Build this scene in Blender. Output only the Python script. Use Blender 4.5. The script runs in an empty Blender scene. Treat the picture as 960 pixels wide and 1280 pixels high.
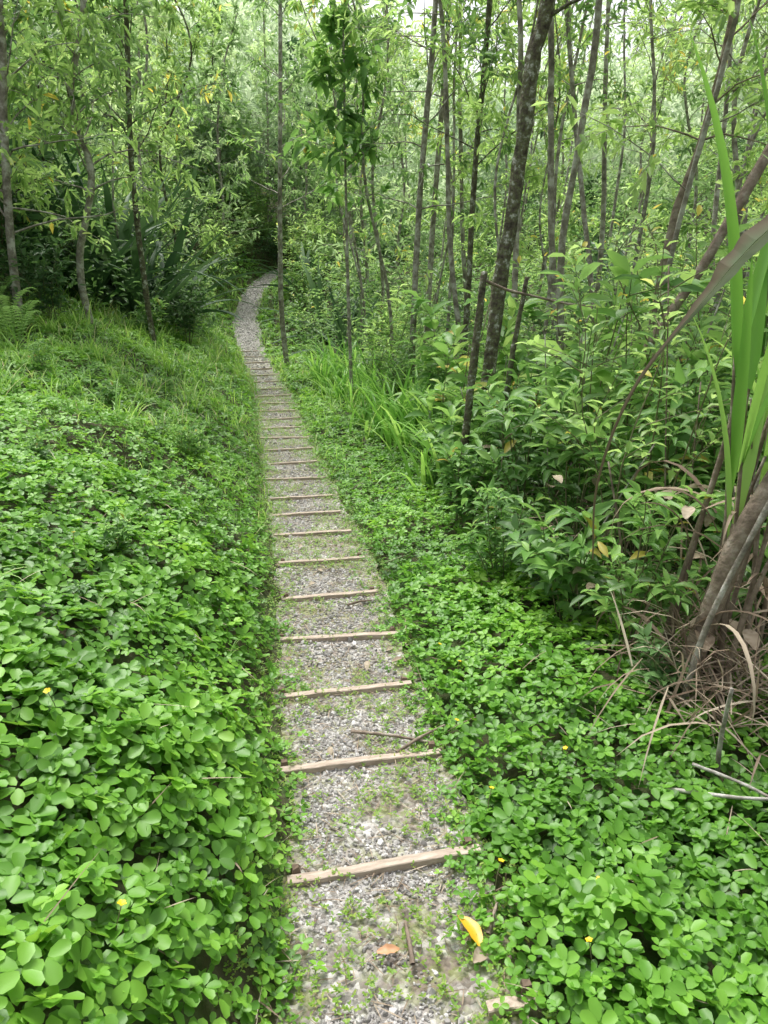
import bpy, math, numpy as np
from mathutils import Vector, Matrix
R = np.random.default_rng(7)
scene = bpy.context.scene
COL = scene.collection
CAMZ = 1.65

# ------------------------------------------------------------ noise / terrain
TAB = np.random.default_rng(3).random((256, 256))
def vnoise(x, y):
    x = np.asarray(x, float); y = np.asarray(y, float)
    xi = np.floor(x).astype(int); yi = np.floor(y).astype(int)
    fx = x - xi; fy = y - yi
    fx = fx*fx*(3-2*fx); fy = fy*fy*(3-2*fy)
    a = TAB[xi & 255, yi & 255]; b = TAB[(xi+1) & 255, yi & 255]
    c = TAB[xi & 255, (yi+1) & 255]; d = TAB[(xi+1) & 255, (yi+1) & 255]
    return (a*(1-fx)+b*fx)*(1-fy)+(c*(1-fx)+d*fx)*fy
def fbm(x, y):
    return vnoise(x, y)*.55+vnoise(x*2.1+7, y*2.1+3)*.3+vnoise(x*4.3+1, y*4.3+9)*.15

PY = [-4, 0, 1.9, 2.46, 3.01, 3.58, 4.16, 4.79, 5.42, 5.97, 6.51, 7.25, 8.13, 9.9, 13, 16, 20, 23, 25.5, 27, 29, 32, 36, 60, 200]
PX = [.10, .06, .024, -.096, -.19, -.253, -.33, -.43, -.56, -.66, -.76, -.90, -1.05, -1.38, -1.94, -2.6, -3.55, -4.22, -4.38, -4.25, -3.95, -2.6, -1, 6, 6]
DY = [-4, 0, 1.9, 5, 8.13, 10.9, 13, 16, 20, 23, 25.5, 27, 29, 32, 60, 120, 300]
DD = [1.6, 1.8, 1.91, 2.06, 2.22, 2.34, 2.40, 2.42, 2.38, 1.79, 1.21, .84, .50, .1, -4.5, -13, -25]
def sm(yq, ys, vs):
    yq = np.asarray(yq, float)
    return (np.interp(yq-.35, ys, vs)+np.interp(yq, ys, vs)*2+np.interp(yq+.35, ys, vs))/4
def pathx(y): return sm(y, PY, PX)
def pathz(y): return CAMZ - sm(y, DY, DD)
def halfw(y): return np.interp(y, [0, 19, 22, 30], [.31, .31, .35, .27])
def height(x, y):
    x = np.asarray(x, float); y = np.asarray(y, float)
    d = x-pathx(y); e = np.maximum(np.abs(d)-halfw(y), 0)
    a = np.interp(y, [0, 4, 8, 16, 25], [.85, .74, .75, .62, .5])
    sc = np.interp(y, [0, 3, 8], [.42, .6, .85])
    sl = np.interp(y, [0, 4, 8, 12, 30], [.10, .14, .23, .37, .4])
    left = a*(1-np.exp(-e/sc))+sl*np.minimum(e, 14)
    right = .04*np.minimum(e, 3)+.10*np.clip(e-3.5, 0, 40)+.16*np.clip(e-9, 0, 30)
    k = np.clip(e/.5, 0, 1)
    n = (fbm(x*1.3+5, y*1.3)-.5)*.26*k+(fbm(x*.35, y*.35+8)-.5)*.5*np.clip(e/3, 0, 1)
    return pathz(y)+np.where(d < 0, left, right)+n
def edge(x, y):
    return np.abs(x-pathx(y))-halfw(y)
def leftlim(y): return np.interp(y, [7.9, 8, 9, 11, 13, 16, 20, 24, 28.8, 29], [99, 3.1, 2.6, 1.7, 1.1, .75, .55, .45, .35, -1])

# ------------------------------------------------------------ mesh helpers
class Acc:
    def __init__(s): s.V = []; s.F = []; s.T = []; s.n = 0
    def add(s, V, F, t=.5):
        V = np.asarray(V, float).reshape(-1, 3); F = np.asarray(F, int)
        s.V.append(V); s.F.append(F+s.n)
        t = np.broadcast_to(np.asarray(t, float), (len(V),)) if np.ndim(t) == 0 else np.asarray(t, float)
        s.T.append(t); s.n += len(V)
    def mesh(s, name, mat, smooth=True):
        V = np.concatenate(s.V); F = np.concatenate(s.F); T = np.concatenate(s.T)
        me = bpy.data.meshes.new(name)
        k = F.shape[1]
        me.vertices.add(len(V)); me.vertices.foreach_set("co", V.astype(np.float32).ravel())
        me.loops.add(F.size); me.loops.foreach_set("vertex_index", F.astype(np.int32).ravel())
        me.polygons.add(len(F)); me.polygons.foreach_set("loop_start", np.arange(0, F.size, k, dtype=np.int32))
        me.update(calc_edges=True)
        at = me.attributes.new("tint", 'FLOAT', 'POINT'); at.data.foreach_set("value", T.astype(np.float32))
        me.polygons.foreach_set("use_smooth", np.full(len(F), smooth, dtype=bool))
        me.materials.append(mat); me.update()
        return me

def nrm(v): return v/np.maximum(np.linalg.norm(v, axis=-1, keepdims=True), 1e-9)
def frames(d, up):
    y = nrm(d); x = nrm(np.cross(y, up)); z = np.cross(x, y)
    return np.stack([x, y, z], axis=-1)
def scatter(acc, TV, TF, pos, Rm, sc, tint):
    N = len(pos); k = len(TV)
    loc = TV[None]*sc[:, None, :]
    V = pos[:, None, :]+np.einsum('nij,nkj->nki', Rm, loc)
    F = (TF[None]+(np.arange(N)*k)[:, None, None]).reshape(-1, TF.shape[1])
    acc.add(V.reshape(-1, 3), F, np.repeat(tint, k))
L6V = np.array([(0, 0, 0), (-.42, .3, .09), (-.36, .68, .05), (0, 1, -.14), (.36, .68, .05), (.42, .3, .09)], float)
L6F = np.array([(0, 5, 4, 3), (0, 3, 2, 1)])
R9V = np.array([(0, 0, 0), (0, .5, -.02), (0, 1, -.06), (.30, .18, .05), (.5, .58, .10), (.34, .92, .03), (-.30, .18, .05), (-.5, .58, .10), (-.34, .92, .03)], float)
R9F = np.array([(0, 3, 4, 1), (1, 4, 5, 2), (0, 1, 7, 6), (1, 2, 8, 7)])
R6V = np.array([(0, 0, 0), (-.45, .4, .08), (-.36, .9, .03), (0, 1, -.05), (.36, .9, .03), (.45, .4, .08)], float)
P9V = np.array([(0, 0, 0), (0, .45, .02), (0, 1, -.28), (.26, .16, .05), (.5, .42, .09), (.28, .78, -.05), (-.26, .16, .05), (-.5, .42, .09), (-.28, .78, -.05)], float)
P9F = R9F
def blades(acc, pos, az, length, width, elev, bend, tint, nseg=6, fold=.25, taper=1.0):
    N = len(pos)
    t = np.linspace(0, 1, nseg+1)
    ang = elev[:, None]-bend[:, None]*t[None]**1.4
    ds = length[:, None]/nseg
    r = np.concatenate([np.zeros((N, 1)), np.cumsum(np.cos(ang[:, :-1])*ds, 1)], 1)
    z = np.concatenate([np.zeros((N, 1)), np.cumsum(np.sin(ang[:, :-1])*ds, 1)], 1)
    c = np.cos(az)[:, None]; s = np.sin(az)[:, None]
    C = np.stack([pos[:, 0:1]+r*c, pos[:, 1:2]+r*s, pos[:, 2:3]+z], -1)
    w = np.minimum(1, .45+t*2.5)*(1-t**2.6)**taper*.5+.01
    W = width[:, None]*w[None]
    side = np.stack([-s+0*W, c+0*W, 0*W], -1)
    nor = np.stack([-np.sin(ang)*c, -np.sin(ang)*s, np.cos(ang)], -1)
    Lf = C+side*W[..., None]+nor*(fold*W)[..., None]
    Rt = C-side*W[..., None]+nor*(fold*W)[..., None]
    V = np.stack([Lf, C, Rt], 2).reshape(N, -1, 3)
    F = []
    for i in range(nseg):
        a = i*3
        F += [(a, a+1, a+4, a+3), (a+1, a+2, a+5, a+4)]
    F = np.array(F); k = 3*(nseg+1)
    FF = (F[None]+(np.arange(N)*k)[:, None, None]).reshape(-1, 4)
    acc.add(V.reshape(-1, 3), FF, np.repeat(tint, k))
def smooth_path(P, n):
    P = np.asarray(P, float)
    Q = np.vstack([2*P[0]-P[1], P, 2*P[-1]-P[-2]])
    out = []
    m = len(P)-1
    for u in np.linspace(0, m, n):
        i = min(int(u), m-1); f = u-i
        a, b, c, d = Q[i], Q[i+1], Q[i+2], Q[i+3]
        out.append(.5*((2*b)+(-a+c)*f+(2*a-5*b+4*c-d)*f*f+(-a+3*b-3*c+d)*f**3))
    return np.array(out)
def tube(acc, P, rad, sides=8, rough=0, tint=.5, rng=R, cap=True):
    P = np.asarray(P, float); n = len(P)
    T = nrm(np.gradient(P, axis=0))
    mean = nrm(P[-1]-P[0])
    ref = np.eye(3)[np.argmin(np.abs(mean))]
    U = nrm(np.cross(T, ref)); W = np.cross(T, U)
    a = np.linspace(0, 2*np.pi, sides, endpoint=False)
    rad = np.broadcast_to(rad, (n,)).astype(float)
    rr = rad[:, None]*(1+rough*(rng.random((n, sides))-.5)*2)
    V = P[:, None]+rr[..., None]*(np.cos(a)[None, :, None]*U[:, None]+np.sin(a)[None, :, None]*W[:, None])
    V = V.reshape(-1, 3)
    i = np.arange(n-1)[:, None]*sides; j = np.arange(sides)[None]; j2 = (j+1) % sides
    F = np.stack([i+j, i+j2, i+sides+j2, i+sides+j], -1).reshape(-1, 4)
    if cap:
        V = np.vstack([V, P[-1]+T[-1]*rad[-1]*.4])
        c = len(V)-1; b = (n-1)*sides
        F = np.vstack([F, np.array([(b+k, b+(k+1) % sides, b+(k+2) % sides, c) for k in range(0, sides-1, 2)])])
    acc.add(V, F, tint)

# ------------------------------------------------------------ materials
def newmat(name):
    m = bpy.data.materials.new(name); m.use_nodes = True
    nt = m.node_tree; nt.nodes.clear()
    out = nt.nodes.new("ShaderNodeOutputMaterial")
    return m, nt, out
def ramp(nt, stops):
    r = nt.nodes.new("ShaderNodeValToRGB")
    e = r.color_ramp.elements
    while len(e) < len(stops): e.new(.5)
    for i, (p, c) in enumerate(stops):
        e[i].position = p; e[i].color = (*c, 1)
    return r
def leafmat(name, stops, rough=.45, trans=.3, spec=.5, vmul=1.8):
    m, nt, out = newmat(name)
    at = nt.nodes.new("ShaderNodeAttribute"); at.attribute_name = "tint"
    oi = nt.nodes.new("ShaderNodeObjectInfo")
    ad = nt.nodes.new("ShaderNodeMath"); ad.operation = 'MULTIPLY_ADD'
    nt.links.new(oi.outputs["Random"], ad.inputs[0]); ad.inputs[1].default_value = .3
    nt.links.new(at.outputs["Fac"], ad.inputs[2])
    su = nt.nodes.new("ShaderNodeMath"); su.operation = 'SUBTRACT'; su.inputs[1].default_value = .15
    nt.links.new(ad.outputs[0], su.inputs[0])
    r = ramp(nt, stops); nt.links.new(su.outputs[0], r.inputs[0])
    p = nt.nodes.new("ShaderNodeBsdfPrincipled"); p.inputs["Roughness"].default_value = rough
    p.inputs["Specular IOR Level"].default_value = spec
    nt.links.new(r.outputs[0], p.inputs["Base Color"])
    tr = nt.nodes.new("ShaderNodeBsdfTranslucent")
    hs = nt.nodes.new("ShaderNodeHueSaturation"); hs.inputs["Hue"].default_value = .485
    hs.inputs["Value"].default_value = vmul; hs.inputs["Saturation"].default_value = 1.0
    nt.links.new(r.outputs[0], hs.inputs["Color"]); nt.links.new(hs.outputs[0], tr.inputs[0])
    mx = nt.nodes.new("ShaderNodeMixShader"); mx.inputs[0].default_value = trans
    nt.links.new(p.outputs[0], mx.inputs[1]); nt.links.new(tr.outputs[0], mx.inputs[2])
    nt.links.new(mx.outputs[0], out.inputs[0])
    return m
def noisemat(name, scale, stops, rough=.9, bump=.4, bscale=None, detail=8, dist=.02, tint=0.0, vec_scale=None):
    m, nt, out = newmat(name)
    tc = nt.nodes.new("ShaderNodeTexCoord")
    src = tc.outputs["Object"]
    if vec_scale:
        mp = nt.nodes.new("ShaderNodeMapping"); mp.inputs["Scale"].default_value = vec_scale
        nt.links.new(src, mp.inputs[0]); src = mp.outputs[0]
    n = nt.nodes.new("ShaderNodeTexNoise"); n.inputs["Scale"].default_value = scale; n.inputs["Detail"].default_value = detail
    n.inputs["Roughness"].default_value = .65
    nt.links.new(src, n.inputs["Vector"])
    r = ramp(nt, stops)
    fac = n.outputs[0]
    if tint:
        at = nt.nodes.new("ShaderNodeAttribute"); at.attribute_name = "tint"
        mm = nt.nodes.new("ShaderNodeMix"); mm.inputs[0].default_value = tint
        nt.links.new(n.outputs[0], mm.inputs[2]); nt.links.new(at.outputs["Fac"], mm.inputs[3]); fac = mm.outputs[0]
    nt.links.new(fac, r.inputs[0])
    p = nt.nodes.new("ShaderNodeBsdfPrincipled"); p.inputs["Roughness"].default_value = rough
    p.inputs["Specular IOR Level"].default_value = .3
    nt.links.new(r.outputs[0], p.inputs["Base Color"])
    n2 = nt.nodes.new("ShaderNodeTexNoise"); n2.inputs["Scale"].default_value = bscale or scale*3; n2.inputs["Detail"].default_value = 6
    nt.links.new(src, n2.inputs["Vector"])
    b = nt.nodes.new("ShaderNodeBump"); b.inputs["Strength"].default_value = bump; b.inputs["Distance"].default_value = dist
    nt.links.new(n2.outputs[0], b.inputs["Height"]); nt.links.new(b.outputs[0], p.inputs["Normal"])
    nt.links.new(p.outputs[0], out.inputs[0])
    return m

M_cover = leafmat("ground_cover_leaf", [(0, (.04, .12, .014)), (.4, (.115, .30, .028)), (.75, (.22, .46, .05)), (1, (.35, .58, .10))], .46, .32, .5)
M_grass = leafmat("grass_leaf", [(0, (.10, .24, .03)), (.5, (.22, .44, .07)), (.85, (.36, .56, .13)), (1, (.50, .48, .26))], .45, .35)
M_blade = leafmat("broad_grass_leaf", [(0, (.07, .20, .03)), (.5, (.17, .40, .06)), (.85, (.30, .55, .11)), (1, (.42, .60, .18))], .42, .38)
M_shrub = leafmat("shrub_leaf", [(0, (.045, .12, .03)), (.5, (.13, .285, .065)), (.85, (.25, .45, .11)), (.98, (.36, .52, .15)), (1, (.45, .38, .08))], .46, .36, .4)
M_tree = leafmat("tree_leaf", [(0, (.055, .13, .038)), (.5, (.16, .31, .085)), (.85, (.30, .49, .14)), (1, (.46, .54, .14))], .42, .45)
M_treelight = leafmat("light_tree_leaf", [(0, (.11, .22, .06)), (.5, (.28, .45, .125)), (.9, (.45, .63, .23)), (1, (.66, .58, .10))], .42, .5)
M_treedark = leafmat("dark_tree_leaf", [(0, (.025, .07, .028)), (.5, (.075, .165, .058)), (1, (.17, .31, .11))], .42, .3)
M_haze = leafmat("painted_haze_leaf", [(0, (.16, .27, .12)), (.5, (.33, .50, .21)), (1, (.56, .70, .36))], .5, .5, .3, 1.5)  # aerial haze painted into the leaf colour of the more distant trees
M_far = leafmat("painted_haze_far_leaf", [(0, (.28, .40, .24)), (.5, (.52, .67, .41)), (1, (.76, .88, .62))], .6, .45, .2, 1.2)  # stronger distance haze for the hillside, painted as paler leaf green
M_agave = leafmat("sword_leaf", [(0, (.02, .06, .022)), (.5, (.055, .125, .045)), (1, (.13, .23, .09))], .58, .16, .25)
M_cane = leafmat("cane_leaf", [(0, (.08, .20, .04)), (.5, (.17, .38, .065)), (1, (.32, .53, .13))], .38, .38)
M_dry = leafmat("dry_leaf", [(0, (.14, .10, .07)), (.5, (.32, .25, .18)), (1, (.54, .47, .36))], .7, .15, .2)
M_dryblade = leafmat("dried_blade", [(0, (.10, .07, .045)), (.3, (.17, .14, .085)), (.6, (.16, .21, .11)), (1, (.34, .38, .26))], .55, .12, .35)
M_weed = leafmat("weed_leaf", [(0, (.08, .18, .025)), (.5, (.18, .34, .04)), (1, (.34, .42, .09))], .5, .3)
M_yellow = leafmat("yellow_leaf", [(0, (.75, .38, .02)), (1, (.85, .52, .04))], .4, .2, .5, 1.2)
M_orange = leafmat("orange_leaf", [(0, (.50, .24, .12)), (1, (.62, .34, .18))], .5, .15, .5, 1.2)
M_petal = leafmat("yellow_petal", [(0, (.85, .6, .01)), (1, (.9, .68, .02))], .5, .2, .5, 1.2)
M_stem = noisemat("green_stem", 8, [(.3, (.08, .10, .04)), (.7, (.24, .21, .12))], .6, .2)
M_bark = noisemat("mossy_bark", 16, [(.30, (.035, .03, .022)), (.45, (.11, .095, .07)), (.52, (.14, .15, .075)), (.57, (.20, .20, .16)), (.62, (.46, .47, .41))], .9, .9, 40, dist=.03)
M_barkgrey = noisemat("grey_bark", 9, [(.3, (.09, .08, .065)), (.48, (.26, .235, .195)), (.62, (.52, .51, .46))], .9, .7, 30)
M_barkred = noisemat("brown_bark", 9, [(.3, (.09, .07, .052)), (.52, (.25, .195, .15)), (.7, (.42, .37, .31))], .85, .7, 30)
M_wood = noisemat("weathered_wood", 7, [(.25, (.24, .185, .145)), (.5, (.44, .36, .29)), (.75, (.60, .53, .45))], .85, .5, 20, dist=.004, vec_scale=(1, 8, 8))
M_stake = noisemat("stake_wood", 12, [(.3, (.09, .065, .045)), (.7, (.26, .19, .14))], .9, .6, 30, dist=.01)
M_soil = noisemat("forest_soil", 2.2, [(.3, (.04, .04, .02)), (.5, (.08, .08, .038)), (.62, (.06, .12, .03)), (.8, (.12, .14, .05))], .95, .8, 18, dist=.05)
M_stone = noisemat("gravel_stone", 30, [(.12, (.165, .155, .145)), (.4, (.33, .315, .30)), (.65, (.50, .485, .47)), (.95, (.76, .75, .73))], .8, .3, 90, dist=.003, tint=.75)

def path_material():
    m, nt, out = newmat("gravel_path")
    tc = nt.nodes.new("ShaderNodeTexCoord")
    vo = nt.nodes.new("ShaderNodeTexVoronoi"); vo.inputs["Scale"].default_value = 62
    nt.links.new(tc.outputs["Object"], vo.inputs["Vector"])
    r1 = ramp(nt, [(0, (.16, .145, .13)), (.35, (.28, .26, .24)), (.7, (.43, .41, .39)), (1, (.62, .60, .58))])
    sep = nt.nodes.new("ShaderNodeSeparateColor"); nt.links.new(vo.outputs["Color"], sep.inputs[0])
    nt.links.new(sep.outputs[0], r1.inputs[0])
    n = nt.nodes.new("ShaderNodeTexNoise"); n.inputs["Scale"].default_value = 4.2; n.inputs["Detail"].default_value = 8; n.inputs["Roughness"].default_value = .7
    nt.links.new(tc.outputs["Object"], n.inputs["Vector"])
    r2 = ramp(nt, [(.41, (0, 0, 0)), (.6, (.9, .9, .9))]); nt.links.new(n.outputs[0], r2.inputs[0])
    sx = nt.nodes.new("ShaderNodeSeparateXYZ"); nt.links.new(tc.outputs["Object"], sx.inputs[0])
    mr = nt.nodes.new("ShaderNodeMapRange"); mr.inputs[1].default_value = 18; mr.inputs[2].default_value = 21; mr.inputs[3].default_value = 1; mr.inputs[4].default_value = .12
    nt.links.new(sx.outputs[1], mr.inputs[0])
    mu = nt.nodes.new("ShaderNodeMath"); mu.operation = 'MULTIPLY'
    nt.links.new(r2.outputs[0], mu.inputs[0]); nt.links.new(mr.outputs[0], mu.inputs[1])
    n3 = nt.nodes.new("ShaderNodeTexNoise"); n3.inputs["Scale"].default_value = 22; n3.inputs["Detail"].default_value = 6
    nt.links.new(tc.outputs["Object"], n3.inputs["Vector"])
    r3 = ramp(nt, [(.3, (.10, .08, .055)), (.45, (.20, .16, .12)), (.52, (.17, .19, .06)), (.7, (.30, .31, .16))]); nt.links.new(n3.outputs[0], r3.inputs[0])
    mx = nt.nodes.new("ShaderNodeMix"); mx.data_type = 'RGBA'
    nt.links.new(mu.outputs[0], mx.inputs[0]); nt.links.new(r1.outputs[0], mx.inputs[6]); nt.links.new(r3.outputs[0], mx.inputs[7])
    p = nt.nodes.new("ShaderNodeBsdfPrincipled"); p.inputs["Roughness"].default_value = .9
    nt.links.new(mx.outputs[2], p.inputs["Base Color"])
    b = nt.nodes.new("ShaderNodeBump"); b.inputs["Strength"].default_value = .7; b.inputs["Distance"].default_value = .012; b.invert = True
    nt.links.new(vo.outputs["Distance"], b.inputs["Height"]); nt.links.new(b.outputs[0], p.inputs["Normal"])
    nt.links.new(p.outputs[0], out.inputs[0])
    return m
M_path = path_material()

# ------------------------------------------------------------ object helpers
def obj(name, me, label=None, category=None, kind=None, group=None, loc=(0, 0, 0), rot=(0, 0, 0), sc=1, parent=None):
    o = bpy.data.objects.new(name, me)
    o.location = loc; o.rotation_euler = rot
    o.scale = (sc, sc, sc) if np.ndim(sc) == 0 else sc
    COL.objects.link(o)
    if parent is not None: o.parent = parent
    if label: o["label"] = label
    if category: o["category"] = category
    if kind: o["kind"] = kind
    if group: o["group"] = group
    return o
def thing(name, parts, label, category, group=None, loc=(0, 0, 0), rot=(0, 0, 0), sc=1):
    e = obj(name, None, label, category, None, group, loc, rot, sc)
    e.empty_display_size = .2
    for pn, me in parts: obj(pn, me, parent=e)
    return e

# ------------------------------------------------------------ ground sheet + path
xs = np.unique(np.round(np.concatenate([np.linspace(-260, -30, 12), np.arange(-30, -7, 1.), np.arange(-7, 4, .1), np.arange(4, 30, 1.), np.linspace(30, 260, 12)]), 3))
ys = np.unique(np.round(np.concatenate([np.linspace(-60, -3, 8), np.arange(-3, 31, .15), np.arange(31, 80, 1.5), np.linspace(80, 420, 14)]), 3))
XX, YY = np.meshgrid(xs, ys)
ZZ = height(XX, YY)
a = Acc(); nx = len(xs); ny = len(ys)
i = np.arange(ny-1)[:, None]*nx; j = np.arange(nx-1)[None]
a.add(np.stack([XX, YY, ZZ], -1), np.stack([i+j, i+j+1, i+j+1+nx, i+j+nx], -1).reshape(-1, 4))
obj("ground", a.mesh("ground", M_soil), kind="structure", label="dark leaf-littered forest soil on a hillside")
py = np.arange(-2, 29.6, .06)
cx = pathx(py); hw = halfw(py)
cross = np.linspace(-1, 1, 11)
wl = 1.16+.34*(fbm(py*3.1, py*0+2)-.5)+.10*(vnoise(py*14, py*0)-.5); wr = 1.16+.34*(fbm(py*3.3, py*0+9)-.5)+.10*(vnoise(py*15, py*0+5)-.5)
WW = np.where(cross[None] < 0, wl[:, None], wr[:, None])
PXX = cx[:, None]+hw[:, None]*cross[None]*WW
PYY = py[:, None]+0*PXX
PZZ = pathz(py)[:, None]+.022+.016*np.abs(cross[None])**6+.012*(fbm(PXX*6, PYY*6)-.5)
a = Acc(); nx = 11; ny = len(py)
i = np.arange(ny-1)[:, None]*nx; j = np.arange(nx-1)[None]
a.add(np.stack([PXX, PYY, PZZ], -1), np.stack([i+j, i+j+1, i+j+1+nx, i+j+nx], -1).reshape(-1, 4))
obj("path", a.mesh("path", M_path), kind="structure", label="narrow grey gravel footpath with wooden step edges")

phi = (1+5**.5)/2
IV = nrm(np.array([(-1, phi, 0), (1, phi, 0), (-1, -phi, 0), (1, -phi, 0), (0, -1, phi), (0, 1, phi), (0, -1, -phi), (0, 1, -phi), (phi, 0, -1), (phi, 0, 1), (-phi, 0, -1), (-phi, 0, 1)], float))
IF = np.array([(0, 11, 5), (0, 5, 1), (0, 1, 7), (0, 7, 10), (0, 10, 11), (1, 5, 9), (5, 11, 4), (11, 10, 2), (10, 7, 6), (7, 1, 8), (3, 9, 4), (3, 4, 2), (3, 2, 6), (3, 6, 8), (3, 8, 9), (4, 9, 5), (2, 4, 11), (6, 2, 10), (8, 6, 7), (9, 8, 1)])
def rand_rot(n, rng=R):
    q = nrm(rng.normal(size=(n, 4))); w, x, y, z = q.T
    return np.stack([np.stack([1-2*(y*y+z*z), 2*(x*y-z*w), 2*(x*z+y*w)], -1), np.stack([2*(x*y+z*w), 1-2*(x*x+z*z), 2*(y*z-x*w)], -1), np.stack([2*(x*z-y*w), 2*(y*z+x*w), 1-2*(x*x+y*y)], -1)], 1)
acc = Acc()
for (y0, y1, dens, s0, s1) in [(.8, 3.2, 15000, .0022, .0070), (3.2, 7, 5600, .0035, .0085), (7, 14, 1000, .007, .011), (14, 29.5, 330, .012, .016)]:
    n = int((y1-y0)*.7*dens)
    y = R.uniform(y0, y1, n); u = R.uniform(-1, 1, n)
    x = pathx(y)+halfw(y)*u*1.08
    keep = (fbm(x*4.2, y*4.2) > .47+.34*(R.random(n)-.5)+.18*np.abs(u)**3) | (y > 18)
    x, y = x[keep], y[keep]; n = len(x)
    s = R.uniform(s0, s1, n)*np.where(R.random(n) < .05, 2.1, 1)
    z = pathz(y)+.022+s*.25
    sc = s[:, None]*R.uniform(.65, 1.25, (n, 3))
    idx = R.integers(0, 6, n)
    for k in range(6):
        TV = IV*(1+.28*(np.random.default_rng(k).random((12, 1))-.5)*2)
        q = idx == k
        scatter(acc, TV, IF, np.stack([x, y, z], -1)[q], rand_rot(q.sum()), sc[q], np.clip(R.normal(.5, .22, q.sum()), 0, 1))
obj("gravel", acc.mesh("gravel", M_stone, False), kind="stuff", label="loose pale grey crushed gravel on the path", category="gravel")

# ------------------------------------------------------------ ground cover
acc = Acc()
def cover(x, y, size, hmax, rng=R, tplV=R9V, tplF=R9F):
    n = len(x)
    mound = fbm(x*3.1+11, y*3.1)
    z0 = height(x, y)
    dx = (height(x+.05, y)-z0)/.05; dy = (height(x, y+.05)-z0)/.05
    gn = nrm(np.stack([-dx, -dy, np.ones(n)], -1))*.6+np.array([0, 0, .4])
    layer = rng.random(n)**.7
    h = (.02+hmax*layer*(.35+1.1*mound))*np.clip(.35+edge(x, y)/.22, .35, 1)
    P = np.stack([x, y, np.maximum(z0, pathz(y)+.02)+h], -1)
    up = nrm(gn+rng.normal(0, .28, (n, 3)))
    azm = rng.uniform(0, 2*np.pi, n)
    t1 = nrm(np.cross(up, np.stack([np.cos(azm), np.sin(azm), 0*azm], -1))); t2 = np.cross(up, t1)
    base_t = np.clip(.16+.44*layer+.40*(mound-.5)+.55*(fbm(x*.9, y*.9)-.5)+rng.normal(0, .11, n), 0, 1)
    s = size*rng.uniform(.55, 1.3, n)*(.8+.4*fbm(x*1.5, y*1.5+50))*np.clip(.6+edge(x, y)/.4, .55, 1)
    for ang in (.55, -.55, 1.95, -1.95):
        d = t1*np.cos(ang)+t2*np.sin(ang)
        d = nrm(d+up*rng.normal(.10, .2, n)[:, None])
        L = s*(1 if abs(ang) < 1 else .86)
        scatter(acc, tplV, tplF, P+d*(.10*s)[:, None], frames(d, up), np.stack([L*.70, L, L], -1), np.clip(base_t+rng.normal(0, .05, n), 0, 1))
def sample(n, x0, x1, y0, y1, rng=R):
    return rng.uniform(x0, x1, n), rng.uniform(y0, y1, n)
def xb(y): return np.interp(y, [0, 2.4, 3.2, 4, 5.4, 7, 10, 16, 20, 30], [1.6, 1.15, .86, .68, .52, .36, .15, -1.35, -2.7, -3.35])
for (y0, y1, xl, xr, dens, size, hm) in [(-.2, 2.2, -2.4, 2.2, 1250, .046, .11), (2.2, 4.5, -3.6, 3.2, 980, .039, .11), (4.5, 8, -5.8, 2.2, 740, .036, .10), (8, 13, -7, 1.4, 430, .044, .10), (13, 29, -8, 0, 150, .070, .12)]:
    n = int((y1-y0)*(xr-xl)*dens)
    x, y = sample(n, xl, xr, y0, y1)
    e = edge(x, y); lim = np.interp(y, [0, 5, 9], [.0, -.01, -.03])+.34*(fbm(x*3.6+3, y*3.6)-.5)+.05*R.normal(size=n)
    k = (e > lim) & (np.abs(x) < .62*y+1.15) & (x < xb(y)+1.0)
    k &= ~((x < pathx(y)) & (e > leftlim(y)+1.2))
    k &= (fbm(x*1.7+31, y*1.7) > .28) | (R.random(n) < .7)
    if y0 >= 4.5: cover(x[k], y[k], size, hm, R, R6V, L6F)
    else: cover(x[k], y[k], size, hm)
obj("ground_cover", acc.mesh("ground_cover", M_cover), kind="stuff", label="dense low creeping plants with small round green leaflets", category="ground cover")

acc = Acc()
n = 12500
x, y = sample(n, -8, 2.5, .8, 26)
w = fbm(x*.8+40, y*.8)
bank = (x < pathx(y)-.9) & (y > 4.2) & (w > .46)
k = (edge(x, y) > -.02) & (np.abs(x) < .62*y+1.) & (x < xb(y)+.4) & ((w > .56) | (R.random(n) < .2) | bank) & ((y > 4.5) | (R.random(n) < .3))
x, y = x[k], y[k]; n = len(x)
far = np.clip(y/8, .5, 1.3)
for q in range(3):
    blades(acc, np.stack([x+R.normal(0, .02, n), y+R.normal(0, .02, n), height(x, y)+.02], -1), R.uniform(0, 6.28, n), R.uniform(.10, .32, n)*far, R.uniform(.004, .011, n)*far*1.2, R.uniform(.9, 1.5, n), R.uniform(.5, 1.8, n), np.clip(R.normal(.5, .2, n), 0, 1), nseg=4)
obj("wild_grass", acc.mesh("wild_grass", M_grass), kind="stuff", label="thin bright green grass blades among creeping plants", category="grass")

acc = Acc()
n = 26000
y = R.uniform(.9, 16, n)**1.0; u = R.uniform(-1.4, 1.4, n); x = pathx(y)+halfw(y)*u
k = ((fbm(x*4.2, y*4.2) < .47) & (R.random(n) < .65)) | (R.random(n) < .8*np.abs(u)**2.4)
x, y = x[k], y[k]; n = len(x); az = R.uniform(0, 6.28, n); zz = np.maximum(height(x, y), pathz(y)+.022)
for q in range(5):
    azq = az+q*1.26+R.normal(0, .2, n); d = np.stack([np.cos(azq), np.sin(azq), R.uniform(.1, .8, n)], -1)
    L = R.uniform(.005, .018, n)
    scatter(acc, R6V, L6F, np.stack([x, y, zz+.008+R.uniform(0, .02, n)], -1), frames(d, np.tile([0, 0, 1.], (n, 1))), np.stack([L*.5, L, L], -1), np.clip(R.normal(.42, .22, n), 0, 1))
obj("path_weeds", acc.mesh("path_weeds", M_weed), kind="stuff", label="tiny yellow-green weeds and moss sprouting in gravel", category="weeds")
acc = Acc()
n = 5600
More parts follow.
